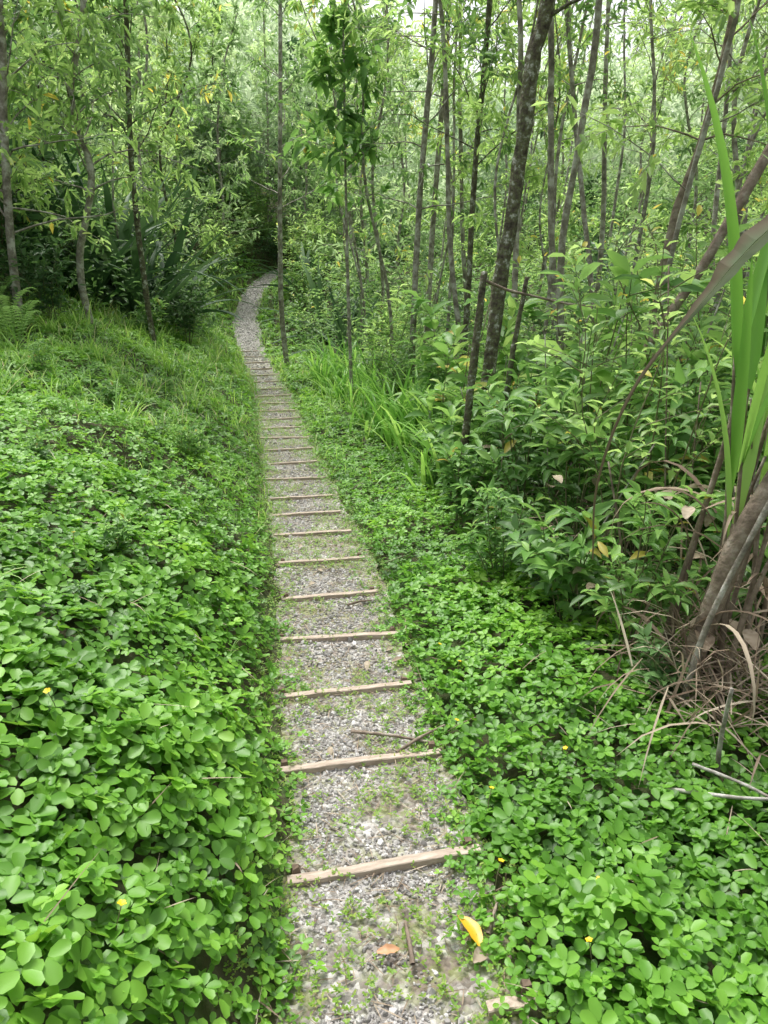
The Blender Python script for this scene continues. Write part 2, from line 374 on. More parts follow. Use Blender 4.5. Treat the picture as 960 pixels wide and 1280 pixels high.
y = R.uniform(.9, 14, n); x = pathx(y)+halfw(y)*R.uniform(-1.25, 1.25, n)
blades(acc, np.stack([x, y, np.maximum(height(x, y), pathz(y)+.024)+.010], -1), R.uniform(0, 6.28, n), R.uniform(.02, .10, n), R.uniform(.0015, .005, n), R.uniform(-.02, .12, n), R.uniform(0, .2, n), np.clip(R.normal(.45, .28, n), 0, 1), nseg=3)
n = 2600
x, y = sample(n, -6, 3.5, 1, 11); k = (edge(x, y) > 0) & (np.abs(x) < .6*y+1); x, y = x[k], y[k]; n = len(x)
blades(acc, np.stack([x, y, height(x, y)+R.uniform(.03, .12, n)], -1), R.uniform(0, 6.28, n), R.uniform(.05, .26, n), R.uniform(.002, .006, n), R.uniform(-.1, .5, n), R.uniform(0, .6, n), np.clip(R.normal(.6, .25, n), 0, 1), nseg=3)
n = 420
y = R.uniform(2.3, 5.5, n); x = xb(y)+R.uniform(.25, 1.4, n)
blades(acc, np.stack([x, y, height(x, y)+R.uniform(.05, .45, n)], -1), R.uniform(0, 6.28, n), R.uniform(.12, .45, n), R.uniform(.003, .014, n), R.uniform(-.6, 1.0, n), R.uniform(0, 1.2, n), np.clip(R.normal(.4, .28, n), 0, 1), nseg=4)
n = 380
y = R.normal(2.8, .22, n); x = R.normal(1.42, .16, n)
blades(acc, np.stack([x, y, height(x, y)+R.uniform(.03, .30, n)], -1), R.uniform(0, 6.28, n), R.uniform(.15, .5, n), R.uniform(.004, .016, n), R.uniform(-.3, 1.3, n), R.uniform(0, 1.6, n), np.clip(R.normal(.45, .28, n), 0, 1), nseg=4)
obj("dry_straw", acc.mesh("dry_straw", M_dry), kind="stuff", label="scattered dry tan grass stalks and plant litter", category="straw")

acc = Acc(); rg = np.random.default_rng(17)
for (y0, y1, n, s0) in [(3, 9, 11000, .10), (8, 18, 32000, .11), (18, 32, 42000, .15), (32, 60, 20000, .30)]:
    y = rg.uniform(y0, y1, n); x = rg.uniform(-1, 1, n)*(.64*y+1.5)
    e = edge(x, y); L = x < pathx(y)
    k = np.where(L, e > leftlim(y), (x > xb(y)+.15) & (e > .25)) | (y > 29.2)
    x, y, e = x[k], y[k], e[k]; n = len(x)
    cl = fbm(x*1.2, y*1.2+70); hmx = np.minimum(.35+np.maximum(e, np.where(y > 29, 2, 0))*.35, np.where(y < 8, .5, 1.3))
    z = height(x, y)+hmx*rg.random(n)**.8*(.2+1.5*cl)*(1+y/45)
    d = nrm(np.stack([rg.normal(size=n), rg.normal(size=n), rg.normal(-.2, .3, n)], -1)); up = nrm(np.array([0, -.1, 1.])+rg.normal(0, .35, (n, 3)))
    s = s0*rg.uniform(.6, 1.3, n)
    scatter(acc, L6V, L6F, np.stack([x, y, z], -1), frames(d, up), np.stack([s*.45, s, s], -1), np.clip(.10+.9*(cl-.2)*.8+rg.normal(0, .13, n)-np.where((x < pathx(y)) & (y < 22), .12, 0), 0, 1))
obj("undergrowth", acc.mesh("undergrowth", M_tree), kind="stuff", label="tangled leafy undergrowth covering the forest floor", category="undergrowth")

# ------------------------------------------------------------ wooden steps
def board_mesh(w, h, t, seed):
    rng = np.random.default_rng(seed); a = Acc()
    n = 14; X = np.linspace(-w/2, w/2, n); b = .0025
    prof = np.array([(-t/2, -h), (-t/2, -b), (-t/2+b, 0), (t/2-b, 0), (t/2, -b), (t/2, -h)])
    bow = .0015*np.sin(X*5+seed); zz = .0015*np.sin(X*8+seed*2)+rng.normal(0, .0005, n)
    V = np.array([[(xx+rng.normal(0, .002), p[0]+bow[q]+rng.normal(0, .0006), p[1]+zz[q]+rng.normal(0, .0005)) for p in prof] for q, xx in enumerate(X)])
    k = 6; F = [(q*k+p, q*k+(p+1) % k, (q+1)*k+(p+1) % k, (q+1)*k+p) for q in range(n-1) for p in range(k)]
    F += [(0, 5, 4, 1), (1, 4, 3, 2)]; o = (n-1)*k; F += [(o, o+1, o+4, o+5), (o+1, o+2, o+3, o+4)]
    a.add(V.reshape(-1, 3), F); return a.mesh("board", M_wood, False)
def stake_mesh(seed):
    a = Acc(); s = .014; rng = np.random.default_rng(seed)
    V = [(sx*s*(1+rng.normal(0, .15)), sy*s*.8, z) for z in (-.12, .0, .018) for sx, sy in ((-1, -1), (1, -1), (1, 1), (-1, 1))]
    V = np.array(V); V[8:, :2] *= .8; V[8:, 2] += rng.normal(0, .004, 4)
    F = [(q*4+p, q*4+(p+1) % 4, q*4+4+(p+1) % 4, q*4+4+p) for q in range(2) for p in range(4)]+[(8, 9, 10, 11)]
    a.add(V, F); return a.mesh("stake", M_stake, False)
boards = [1.9, 2.46, 3.01, 3.58, 4.16, 4.79, 5.42, 5.97, 6.51, 7.25, 8.0, 8.75, 9.5, 10.25, 11.0, 11.75, 12.5, 13.3, 14.1, 15, 15.9, 16.8, 17.8, 18.8, 19.8]
bw = {1.9: .64, 2.46: .66, 3.01: .64, 3.58: .67, 4.16: .60, 4.79: .60, 5.42: .60}
yj = [.10, .03, .04, -.05, .07, .03, -.06]
bm = [board_mesh(1, .06, .034, s) for s in range(6)]
sm_ = [stake_mesh(s) for s in range(4)]
for k, yb in enumerate(boards):
    w = bw.get(yb, .60+.06*math.sin(k*2.3))
    slope = float((pathx(yb+.4)-pathx(yb-.4))/.8)
    yaw = -math.atan(slope)*1.0+(yj[k] if k < 7 else .06*math.sin(k*4.1))
    z = float(pathz(yb))+.050
    e = obj("wooden_step", None, "narrow weathered plank edging a gravel step" if k > 4 else "weathered grey-brown plank staked across the gravel path", "step", None, "plank steps along the path", (float(pathx(yb)), yb, z), (0, .022*math.sin(k*1.7), yaw))
    o = obj("board", bm[k % 6], parent=e, sc=(w, 1, 1))
    if yb < 5:
        for q, sx in enumerate((-1, 1)):
            o = obj("stake", sm_[(k+q) % 4], parent=e, loc=(sx*(w/2-.03), .033, -.008 if (k+q) % 2 else .0))
e = obj("wooden_step", None, "short broken plank end with stake beside the path", "step", None, "plank steps along the path", (.34, 1.40, float(pathz(1.40))+.055), (0, 0, .15))
obj("board", bm[2], parent=e, sc=(.15, 1, 1)); obj("stake", sm_[1], parent=e, loc=(.04, .030, .006))

# ------------------------------------------------------------ tree generator
def grow_tree(tag, pts, r0, r1, nbr, start, blen, leaf, lw, lmat, bmat, seed, twigs=5, per=9, sides=8, rough=.10, tmpl=(L6V, L6F), droop=.35, wob=.0, tbias=0, updir=.5):
    rng = np.random.default_rng(seed)
    P = smooth_path(pts, 34)
    if wob: P[1:, :2] += np.cumsum(rng.normal(0, wob, (33, 2)), 0)*.5
    n = len(P); rad = np.interp(np.linspace(0, 1, n), [0, .06, 1], [r0*1.2, r0, r1])
    tr = Acc(); tube(tr, P, rad, sides, rough, rng=rng)
    cr = Acc(); LP = []; LD = []; LT = []
    for b in range(nbr):
        t = start+(1-start)*(b+rng.random())/nbr
        i = min(int(t*(n-1)), n-1); p = P[i]
        az = b*2.4+rng.normal(0, .4); rel = (t-start)/(1-start+1e-6)
        el = updir+rng.normal(0, .2)+.5*rel
        ln = blen*(1-.55*rel)*rng.uniform(.6, 1.2)
        m = 6; q = [p]; d = np.array([math.cos(az)*math.cos(el), math.sin(az)*math.cos(el), math.sin(el)])
        for s in range(m):
            d = nrm(d+rng.normal(0, .14, 3)+np.array([0, 0, -.07*droop*3])); q.append(q[-1]+d*ln/m)
        q = np.array(q)
        tube(tr, q, np.linspace(max(.3*rad[i], .005), .0025, m+1), 4, 0, rng=rng)
        cl = rng.normal(0, .16)
        for w in range(twigs):
            u = rng.uniform(.25, 1); fi = u*m; ii = min(int(fi), m-1); bp = q[ii]+(q[ii+1]-q[ii])*(fi-ii)
            td = nrm(nrm(q[ii+1]-q[ii])*.6+rng.normal(0, .6, 3)+np.array([0, 0, .1])); tl = ln*rng.uniform(.2, .45)
            tube(tr, np.array([bp, bp+td*tl*.5+[0, 0, .01], bp+td*tl]), [.0035, .0025, .0015], 3, 0, rng=rng, cap=False)
            f = rng.uniform(.15, 1.05, per)
            LP.append(bp+td*tl*f[:, None]+rng.normal(0, leaf*.15, (per, 3)))
            LD.append(nrm(td*.7+rng.normal(0, .7, (per, 3))+np.array([0, 0, -droop])))
            LT.append(np.clip(.45+tbias+cl+rng.normal(0, .13, per)+.12*rel, 0, .97))
    if LP:
        LP = np.concatenate(LP); LD = np.concatenate(LD); LT = np.concatenate(LT); N = len(LP)
        LT = np.where(rng.random(N) < .008, 1.25, LT)
        up = nrm(np.array([0, 0, 1.])+rng.normal(0, .45, (N, 3)))
        s = leaf*rng.uniform(.5, 1.3, N)
        scatter(cr, tmpl[0], tmpl[1], LP, frames(LD, up), np.stack([s*lw, s, s], -1), LT)
        return tr.mesh(tag+"_trunk", bmat), cr.mesh(tag+"_crown", lmat)
    return tr.mesh(tag+"_trunk", bmat), None

def local(pts):
    p = np.array(pts, float); return p-p[0], p[0]
def special(tag, pts, label, name="tree", category="tree", **kw):
    pts = [list(p) for p in pts]
    pts[0][2] = float(height(pts[0][0], pts[0][1]))-.08
    lp, o = local(pts)
    t, c = grow_tree(tag, lp, **kw)
    parts = [("trunk", t)]+([("crown", c)] if c else [])
    return thing(name, parts, label, category, None, tuple(o))

special("mossy_tree", [(.82, 7, 0), (.93, 7, -.1), (.99, 7, .74), (1.05, 7, 1.46), (1.126, 7, 1.99), (1.19, 7, 2.63), (1.23, 7, 3.16), (1.33, 7, 3.62), (1.5, 7.1, 5), (1.6, 7.2, 7.2)],
        "slender tree with dark moss and lichen covered trunk", r0=.064, r1=.055, nbr=12, start=.76, blen=1.5, leaf=.12, lw=.4, lmat=M_tree, bmat=M_bark, seed=1, sides=14, rough=.22)
special("thin_trunk_a", [(.38, 11, 0), (.42, 11, .6), (.49, 11, 2.4), (.66, 11, 4.75), (.8, 11, 8)], "straight thin grey-barked tree beside the path grass", r0=.048, r1=.03, nbr=20, start=.48, blen=1.4, leaf=.12, lw=.35, lmat=M_tree, bmat=M_barkgrey, seed=2)
special("thin_trunk_b", [(.7, 13, 0), (.79, 13, 1.9), (.985, 13, 5.3), (1.1, 13, 9)], "tall slim tree with pale grey bark", r0=.05, r1=.03, nbr=18, start=.5, blen=1.5, leaf=.12, lw=.35, lmat=M_treelight, bmat=M_barkgrey, seed=3)
special("thin_trunk_c", [(.95, 10, 0), (1.08, 10, .9), (1.12, 10, 2.6), (1.22, 10, 4.4), (1.35, 10, 8)], "slim dark-barked tree rising from tall grass", r0=.04, r1=.028, nbr=18, start=.5, blen=1.3, leaf=.12, lw=.35, lmat=M_tree, bmat=M_bark, seed=4)
special("pole_tree", [(-2.2, 17, 0), (-2.28, 17, .6), (-2.22, 17, 2.5), (-2.1, 17, 5.0), (-2.0, 17.2, 8)], "straight pole-like tree standing at the path bend", r0=.06, r1=.035, nbr=18, start=.5, blen=1.7, leaf=.14, lw=.35, lmat=M_tree, bmat=M_barkgrey, seed=5)
special("round_sapling", [(-.52, 12, 0), (-.56, 12, 1.3), (-.57, 12, 2.8), (-.57, 12, 4.9)], "young tree with airy crown of large broad leaves", r0=.030, r1=.012, nbr=24, start=.64, blen=.95, leaf=.24, lw=.46, lmat=M_shrub, bmat=M_barkgrey, seed=6, twigs=4, per=6, droop=.3, updir=.35, tbias=.12)
special("curved_tree", [(2.6, 8, 0), (2.83, 8, 1.19), (2.93, 8, 2.1), (3.09, 8, 2.7), (3.25, 8, 3.9), (3.3, 8, 6)], "brown slender tree with gently curved trunk", r0=.042, r1=.03, nbr=14, start=.6, blen=1.3, leaf=.10, lw=.35, lmat=M_treelight, bmat=M_barkred, seed=7)
special("leaning_tree", [(1.7, 6, 0), (2.0, 6, .74), (2.46, 6, 1.6), (2.82, 6, 2.37), (3.4, 6, 3.6), (3.8, 6, 5)], "bare brown trunk leaning over the shrubs", r0=.036, r1=.045, nbr=10, start=.75, blen=1.2, leaf=.10, lw=.35, lmat=M_tree, bmat=M_barkred, seed=8)
special("left_tree_a", [(-4.3, 9, 0), (-4.27, 9, 1.8), (-4.15, 9, 3), (-4.0, 9, 4.2), (-3.9, 9, 7)], "grey lichen-spotted tree on the bank", r0=.05, r1=.035, nbr=28, start=.28, blen=1.5, leaf=.14, lw=.34, lmat=M_treelight, bmat=M_barkgrey, seed=9)
special("left_tree_b", [(-3.85, 10, 0), (-3.9, 10, 1.6), (-3.62, 10, 2.6), (-3.75, 10, 3.5), (-3.47, 10, 4.5), (-3.3, 10, 7)], "crooked grey tree on the bank with light leaves", r0=.05, r1=.03, nbr=28, start=.36, blen=1.6, leaf=.18, lw=.28, lmat=M_treelight, bmat=M_barkgrey, seed=10, droop=.6)
special("left_tree_c", [(-3.35, 11, 0), (-3.4, 11, 1.2), (-3.42, 11, 2.8), (-3.3, 11, 4.5), (-3.2, 11, 6)], "dark slim trunk beside sword-leaved plants", r0=.045, r1=.03, nbr=22, start=.5, blen=1.5, leaf=.15, lw=.32, lmat=M_tree, bmat=M_bark, seed=11)
def snag(tag, pts, r0, r1, label, side=None):
    pts = [list(p) for p in pts]; pts[0][2] = float(height(pts[0][0], pts[0][1]))-.05
    lp, o = local(pts); a = Acc(); tube(a, smooth_path(lp, 20), np.linspace(r0, r1, 20), 10, .2)
    parts = [("trunk", a.mesh(tag, M_bark))]
    if side is not None:
        b = Acc(); tube(b, smooth_path(np.array(side)-o, 14), np.linspace(.014, .007, 14), 6, .1); parts.append(("branch", b.mesh(tag+"_branch", M_barkred)))
    thing("dead_tree", parts, label, "dead tree", None, tuple(o))
snag("snag_a", [(.66, 6.2, 0), (.72, 6.2, .5), (.8, 6.2, 1.54)], .036, .028, "broken-off dead trunk with a dry branch hanging sideways", [(.80, 6.2, 1.48), (1.0, 6.25, 1.40), (1.23, 6.3, 1.35), (1.5, 6.35, 1.29), (1.77, 6.4, 1.26)])
snag("snag_b", [(1.0, 6.3, 0), (1.05, 6.3, .6), (1.16, 6.3, 1.5)], .028, .018, "thin broken dead stick leaning among shrubs")
special("dark_leaning_trunk", [(1.27, 2.88, 0), (1.31, 2.86, -.2), (1.375, 2.83, .16), (1.46, 2.78, .65), (1.72, 2.78, 1.2), (2.1, 2.8, 1.9), (2.5, 2.8, 3)], "dark damp trunk leaning outward from the undergrowth", r0=.048, r1=.038, nbr=5, start=.8, blen=.7, leaf=.1, lw=.35, lmat=M_tree, bmat=M_barkred, seed=13, sides=12, rough=.10)

protos = []
specs = [
    dict(h=7.5, r0=.05, lmat=M_treelight, bmat=M_barkgrey, nbr=34, start=.25, blen=1.5, leaf=.15, lw=.34, label="slim forest tree with light green drooping leaves"),
    dict(h=6.5, r0=.04, lmat=M_tree, bmat=M_bark, nbr=34, start=.2, blen=1.4, leaf=.18, lw=.46, label="slim mossy forest tree with mid-green leaves"),
    dict(h=5.5, r0=.035, lmat=M_treedark, bmat=M_barkgrey, nbr=32, start=.12, blen=1.3, leaf=.22, lw=.45, label="young forest tree with dark broad leaves"),
    dict(h=9, r0=.042, lmat=M_tree, bmat=M_barkgrey, nbr=18, start=.5, blen=1.4, leaf=.12, lw=.35, label="tall thin tree with bare lower trunk"),
    dict(h=8.5, r0=.035, lmat=M_treelight, bmat=M_barkgrey, nbr=16, start=.5, blen=1.3, leaf=.11, lw=.33, label="tall thin grey-barked tree with sparse crown"),
    dict(h=6, r0=.03, lmat=M_treelight, bmat=M_bark, nbr=38, start=.12, blen=1.2, leaf=.13, lw=.34, label="bushy young tree with yellow-green leaves"),
    dict(h=6.5, r0=.022, lmat=M_treelight, bmat=M_barkgrey, nbr=12, start=.35, blen=.9, leaf=.13, lw=.33, label="very thin pale sapling with few leaves"),
    dict(h=8, r0=.05, lmat=M_haze, bmat=M_barkgrey, nbr=32, start=.15, blen=1.6, leaf=.20, lw=.42, label="forest tree with haze painted into its pale green leaves"),
]
for si, s in enumerate(specs):
    for v in range(2):
        rg = np.random.default_rng(100+si*7+v); h = s["h"]
        c = rg.normal(0, .16, (4, 2)); pts = [(0, 0, 0)]+[(c[q, 0]*(q+1)*.5, c[q, 1]*(q+1)*.5, h*(q+1)/4) for q in range(4)]
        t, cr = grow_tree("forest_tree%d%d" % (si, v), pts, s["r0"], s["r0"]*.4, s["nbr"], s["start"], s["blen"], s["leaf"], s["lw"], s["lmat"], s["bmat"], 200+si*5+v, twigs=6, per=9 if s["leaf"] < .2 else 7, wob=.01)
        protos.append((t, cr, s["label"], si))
rg = np.random.default_rng(55)
placed = []
def try_tree(x, y, mind, kinds, lean=.05):
    if any((x-a)**2+(y-b)**2 < mind**2 for a, b in placed): return
    placed.append((x, y))
    cand = [p for p in protos if p[3] in kinds]; t, cr, lab, si = cand[rg.integers(len(cand))]
    z = float(height(x, y))-.1
    thing("tree", [("trunk", t), ("crown", cr)], lab, "tree", "slim trees of the surrounding forest", (x, y, z), (rg.normal(0, lean), rg.normal(.03, lean), rg.uniform(0, 6.28)), rg.uniform(.8, 1.25))
for (x, y) in [(-6.2, 23), (-7.8, 21), (-5.6, 26), (-7.4, 26.5), (-2.6, 28.2), (-4.6, 31.2), (-3.0, 31), (-1.6, 27), (-6.4, 30), (-8.6, 29), (-1.0, 30.5)]:
    try_tree(x, y, .5, [1, 7, 0, 7])
for q in range(1200):
    y = rg.uniform(8.5, 34); x = rg.uniform(-.6*y-2, .6*y+2)
    e = float(edge(x, y)); left = x < pathx(y)
    if e < 1: continue
    if left:
        if e < float(leftlim(min(y, 28.5)))+.6: continue
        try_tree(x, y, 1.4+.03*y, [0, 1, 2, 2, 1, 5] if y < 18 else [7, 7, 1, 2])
    else:
        if x < xb(y)+np.interp(y, [8, 12, 20], [1.0, .8, .9]): continue
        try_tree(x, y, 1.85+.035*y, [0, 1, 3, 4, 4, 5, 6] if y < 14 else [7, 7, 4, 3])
    if len(placed) > 101: break
for (x, y) in [(2.3, 8.6), (3.2, 7.6), (3.9, 8.4), (1.9, 9.6), (2.9, 9.4), (3.6, 6.4), (1.55, 8.7), (1.3, 10.6), (.9, 12.0), (1.7, 11.5), (2.2, 10.4), (4.4, 9.4), (.15, 12.6), (-.3, 15.5), (3.1, 11.5), (4.9, 10.8), (2.6, 7.0), (-4.9, 10.2), (-5.6, 11.3), (1.6, 13), (2.6, 13.5), (3.7, 12.6), (.4, 15), (-4.2, 13.6), (-.9, 16.6), (2.0, 7.6), (3.3, 8.4), (1.1, 9.2)]:
    try_tree(x, y, .2, [4, 6, 6], .09)

# far wood
acc = Acc(); rg = np.random.default_rng(9)
for c in range(390):
    if c < 46: y = rg.uniform(30.6, 36); x = rg.uniform(-12, 6); Hc = rg.uniform(.4, 5)
    else: y = rg.uniform(31, 85); x = rg.uniform(-.66*y, .66*y); Hc = rg.uniform(1.2, 7.4) if y > 36 else rg.uniform(1, 5)
    z = float(height(x, y)); rx = rg.uniform(1.3, 3.0); rz = rg.uniform(1.3, 3.2)
    if c < 46: rx *= .6; rz *= .7
    n = 380
    d = nrm(rg.normal(size=(n, 3))); r = rg.uniform(.45, 1.1, n)
    P = np.stack([x+d[:, 0]*rx*r, y+d[:, 1]*rx*r, z+Hc+d[:, 2]*rz*r], -1)
    P += rg.normal(0, .2, (n, 3))
    LD = nrm(d+rg.normal(0, .6, (n, 3))+np.array([0, 0, -.3])); up = nrm(np.array([0, 0, 1.])+rg.normal(0, .5, (n, 3)))
    s = rg.uniform(.18, .46, n)*(y/50)**.5
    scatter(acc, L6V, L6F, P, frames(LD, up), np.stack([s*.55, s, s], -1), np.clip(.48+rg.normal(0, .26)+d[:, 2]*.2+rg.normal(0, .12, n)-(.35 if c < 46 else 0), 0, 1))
obj("distant_forest", acc.mesh("distant_forest", M_far), kind="stuff", label="wooded hillside seen as one mass, haze painted into its pale green", category="forest")

# ------------------------------------------------------------ shrubs
def shrub(tag, h, spread, nst, leaf, lw, lmat, seed, pairs=9, tmpl=(P9V, P9F), stemr=.006, el=.35, tb=0):
    rng = np.random.default_rng(seed); st = Acc(); fo = Acc(); LP = []; LD = []; LT = []
    for s in range(nst):
        az = rng.uniform(0, 6.28); hh = h*rng.uniform(.5, 1.15); sp = spread*rng.uniform(.2, 1)
        d = np.array([math.cos(az), math.sin(az), 0])
        pts = np.array([[0, 0, 0]+d*.03, d*sp*.35+[0, 0, hh*.45], d*sp*.75+[0, 0, hh*.85], d*sp*1.05+[0, 0, hh]])
        pts[1:] += rng.normal(0, .04*h, (3, 3))
        P = smooth_path(pts, 12); tube(st, P, np.linspace(stemr, stemr*.35, 12), 5, 0, rng=rng, cap=False)
        br = [P]
        for b in range(2):
            i = rng.integers(4, 10); bd = nrm(rng.normal(0, 1, 3)*[1, 1, .3]+[0, 0, .7]); Lb = h*rng.uniform(.15, .32)
            Q = smooth_path(np.array([P[i], P[i]+bd*Lb*.5, P[i]+bd*Lb+[0, 0, -.02]]), 8); tube(st, Q, np.linspace(stemr*.6, stemr*.25, 8), 4, 0, rng=rng, cap=False); br.append(Q)
        for bi, Q in enumerate(br):
            npair = pairs if bi == 0 else max(3, pairs//2)
            for k in range(npair+1):
                u = (.26 if bi == 0 else .15)+(.76 if bi == 0 else .85)*k/npair; i = min(u, 1)*(len(Q)-1); ii = min(int(i), len(Q)-2)
                p = Q[ii]+(Q[ii+1]-Q[ii])*(i-ii); t = nrm(Q[ii+1]-Q[ii]); a0 = k*1.57+az+rng.normal(0, .3)
                for sg in (0, math.pi):
                    o = np.array([math.cos(a0+sg), math.sin(a0+sg), 0]); LP.append(p+o*.012)
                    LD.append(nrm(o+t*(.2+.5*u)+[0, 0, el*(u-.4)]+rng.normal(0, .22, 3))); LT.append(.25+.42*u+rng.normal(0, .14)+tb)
    LP = np.array(LP); LD = np.array(LD); LT = np.clip(LT, 0, .95); N = len(LP)
    LT = np.where(rng.random(N) < .012, 1.25, LT)
    s = leaf*rng.uniform(.45, 1.2, N)
    scatter(fo, tmpl[0], tmpl[1], LP, frames(LD, nrm(np.array([0, 0, 1.])+rng.normal(0, .32, (N, 3)))), np.stack([s*lw, s, s], -1), LT)
    return [("stem", st.mesh(tag+"_stem", M_stem)), ("foliage", fo.mesh(tag+"_foliage", lmat))]
SH = [
    (shrub("herb", .85, .32, 7, .19, .42, M_shrub, 1, 6), "leafy green herb with pointed oval leaves"),
    (shrub("herb2", 1.05, .38, 8, .15, .34, M_shrub, 2, 9), "bushy green shrub with narrow pointed leaves"),
    (shrub("bigleaf", 1.4, .40, 6, .24, .42, M_shrub, 3, 6, tb=.1), "tall shrub with large bright oval leaves"),
    (shrub("smallleaf", 1.2, .55, 13, .085, .42, M_tree, 4, 12), "fine-leaved bushy undergrowth shrub"),
    (shrub("darkshrub", 1.3, .6, 11, .17, .42, M_treedark, 5, 9), "dark green dense undergrowth shrub"),
    (shrub("lightshrub", 1.5, .6, 11, .14, .32, M_treelight, 6, 9, tb=-.1), "light green tall undergrowth shrub"),
    (shrub("herb3", 1.65, .38, 6, .18, .36, M_tree, 7, 9), "tall upright leafy herb with long green leaves"),
    (shrub("herb4", .60, .34, 7, .15, .48, M_treedark, 8, 5, tb=.25), "low dark broad-leaved herb"),
    (shrub("wiry", 1.7, .50, 7, .09, .40, M_treelight, 9, 7, tb=-.05), "loose wiry shrub with thin upright stems"),
]
rg = np.random.default_rng(21)
def put_shrub(x, y, k, s, g="undergrowth shrubs beside the path"):
    parts, lab = SH[k]
    thing("shrub", parts, lab, "shrub", g, (x, y, float(height(x, y))-.03), (rg.normal(0, .12), rg.normal(0, .12), rg.uniform(0, 6.28)), s)
pl = []
def sp_ok(x, y, m):
    if any((x-a)**2+(y-b)**2 < m*m for a, b in pl): return False
    pl.append((x, y)); return True
cnt = 0
for q in range(9000):
    y = rg.uniform(2.75, 9); x = rg.uniform(.3, .62*y+.8)
    if x < xb(y)+.05 or (y < 3.1 and x > 1.22): continue
    if not sp_ok(x, y, .25+.03*y): continue
    dx = x-xb(y)
    s = rg.uniform(.8, 1.12)*(.62 if dx < .2 else (.9 if dx < .45 else (1.02 if dx < 1.2 else 1.12)))
    if y < 3.8: s *= .85
    put_shrub(x, y, int(rg.choice([0, 1, 0, 7, 1, 0])) if dx < .45 else int(rg.choice([0, 1, 2, 6, 2, 6, 8, 1, 8, 0])), s); cnt += 1
    if cnt > 140: break
put_shrub(.62, 6.8, 2, .9)
AGP = [(-4.6, 12.0, 1.25), (-5.2, 11.6, 1.25), (-4.1, 12.9, 1.2), (-5.9, 12.2, 1.35), (-4.8, 13.8, 1.5), (-6.5, 11.4, 1.3), (-4.4, 15.4, 1.4), (-5.8, 14.6, 1.6), (-5.4, 17.5, 1.6), (-7.1, 13.2, 1.6), (-.9, 17.2, .9), (-7.2, 20, 1.6), (-1.6, 21.0, 1.1), (-5.4, 20, 1.4), (-6.6, 24.5, 1.5), (-2.6, 25, 1.1)]
for a_ in AGP: pl.append((a_[0], a_[1])); pl.append((a_[0]+.25, a_[1]-.5))
cnt = 0
for q in range(9000):
    y = rg.uniform(8, 31); x = rg.uniform(-.6*y-.5, .6*y+1)
    e = float(edge(x, y)); L = x < pathx(y)
    if y < 29.6:
        if L:
            if e < float(leftlim(y)): continue
        elif x < xb(y)+.25 or e < .45: continue
    if not sp_ok(x, y, .52 if (L and y < 18) else .85): continue
    put_shrub(x, y, int(rg.choice([3, 4, 4, 4, 0, 5] if L and y < 18 else [3, 4, 5, 3, 5, 6, 8])), (rg.uniform(.55, .95) if e < leftlim(y)+.8 else rg.uniform(.9, 1.8)) if L else rg.uniform(.8, 1.6)); cnt += 1
    if cnt > 200: break
for (x, y) in [(-5.2, 29.8), (-4.6, 30.0), (-4.0, 29.9), (-3.4, 30.1), (-2.8, 29.6), (-2.2, 29.2), (-4.9, 30.8), (-3.8, 30.9), (-2.9, 30.7), (-3.2, 28.6), (-2.9, 27.6), (-5.9, 30.0), (-5.2, 27.5), (-5.3, 26), (-5.3, 24.6), (-4.9, 28.6)]:
    put_shrub(x, y, 5 if (int(x*10) % 2) else 3, rg.uniform(.9, 1.4))
for q in range(26):
    y = rg.uniform(2.6, 9); x = float(pathx(y))-rg.uniform(.7, .35*y+.6)
    put_shrub(x, y, int(rg.choice([0, 7, 1])), rg.uniform(.18, .34), "small herbs among creeping plants")

# ------------------------------------------------------------ grass clumps
def clump(tag, n, L, w, mat, seed, el=(1.0, 1.5), bend=(.6, 1.9), rad=.12, nseg=7, fold=.25):
    rng = np.random.default_rng(seed); a = Acc()
    p = np.stack([rng.normal(0, rad, n), rng.normal(0, rad, n), 0*np.ones(n)], -1)
    blades(a, p, rng.uniform(0, 6.28, n), L*rng.uniform(.4, 1.15, n), w*rng.uniform(.5, 1.3, n), rng.uniform(*el, n), rng.uniform(*bend, n), np.clip(rng.normal(.55, .22, n), 0, .96), nseg, fold)
    return a.mesh(tag, mat)
GC = [clump("grass_clump%d" % k, 22, 1.05, .046, M_blade, 60+k, (1.05, 1.52), (.3, 2.0)) for k in range(3)]
GS = [clump("grass_tuft%d" % k, 30, .9, .026, M_grass, 70+k) for k in range(2)]
rg = np.random.default_rng(31)
for q in range(60):
    y = rg.uniform(6.6, 15); x = float(xb(y))+rg.uniform(-.3, .6)
    if edge(x, y) < .35: continue
    obj("grass_clump", GC[q % 3], "tall clump of bright green broad grass blades", "grass", None, "tall grass clumps bordering the path", (x, y, float(height(x, y))-.02), (0, 0, rg.uniform(0, 6.28)), rg.uniform(.6, 1.25))
for q in range(54):
    y = rg.uniform(5, 15); x = float(pathx(y))-rg.uniform(.9, 3.6)
    obj("grass_clump", GS[q % 2], "small tuft of light green grass on the bank", "grass", None, "grass tufts on the bank", (x, y, float(height(x, y))-.02), (0, 0, rg.uniform(0, 6.28)), rg.uniform(.3, .6))
for (x, y) in [(-1.45, 2.3), (-1.62, 2.75)]:
    obj("grass_clump", GS[1], "tuft of arching grass among creeping plants", "grass", None, "grass tufts on the bank", (x, y, float(height(x, y))), (0, 0, x*9), .38)

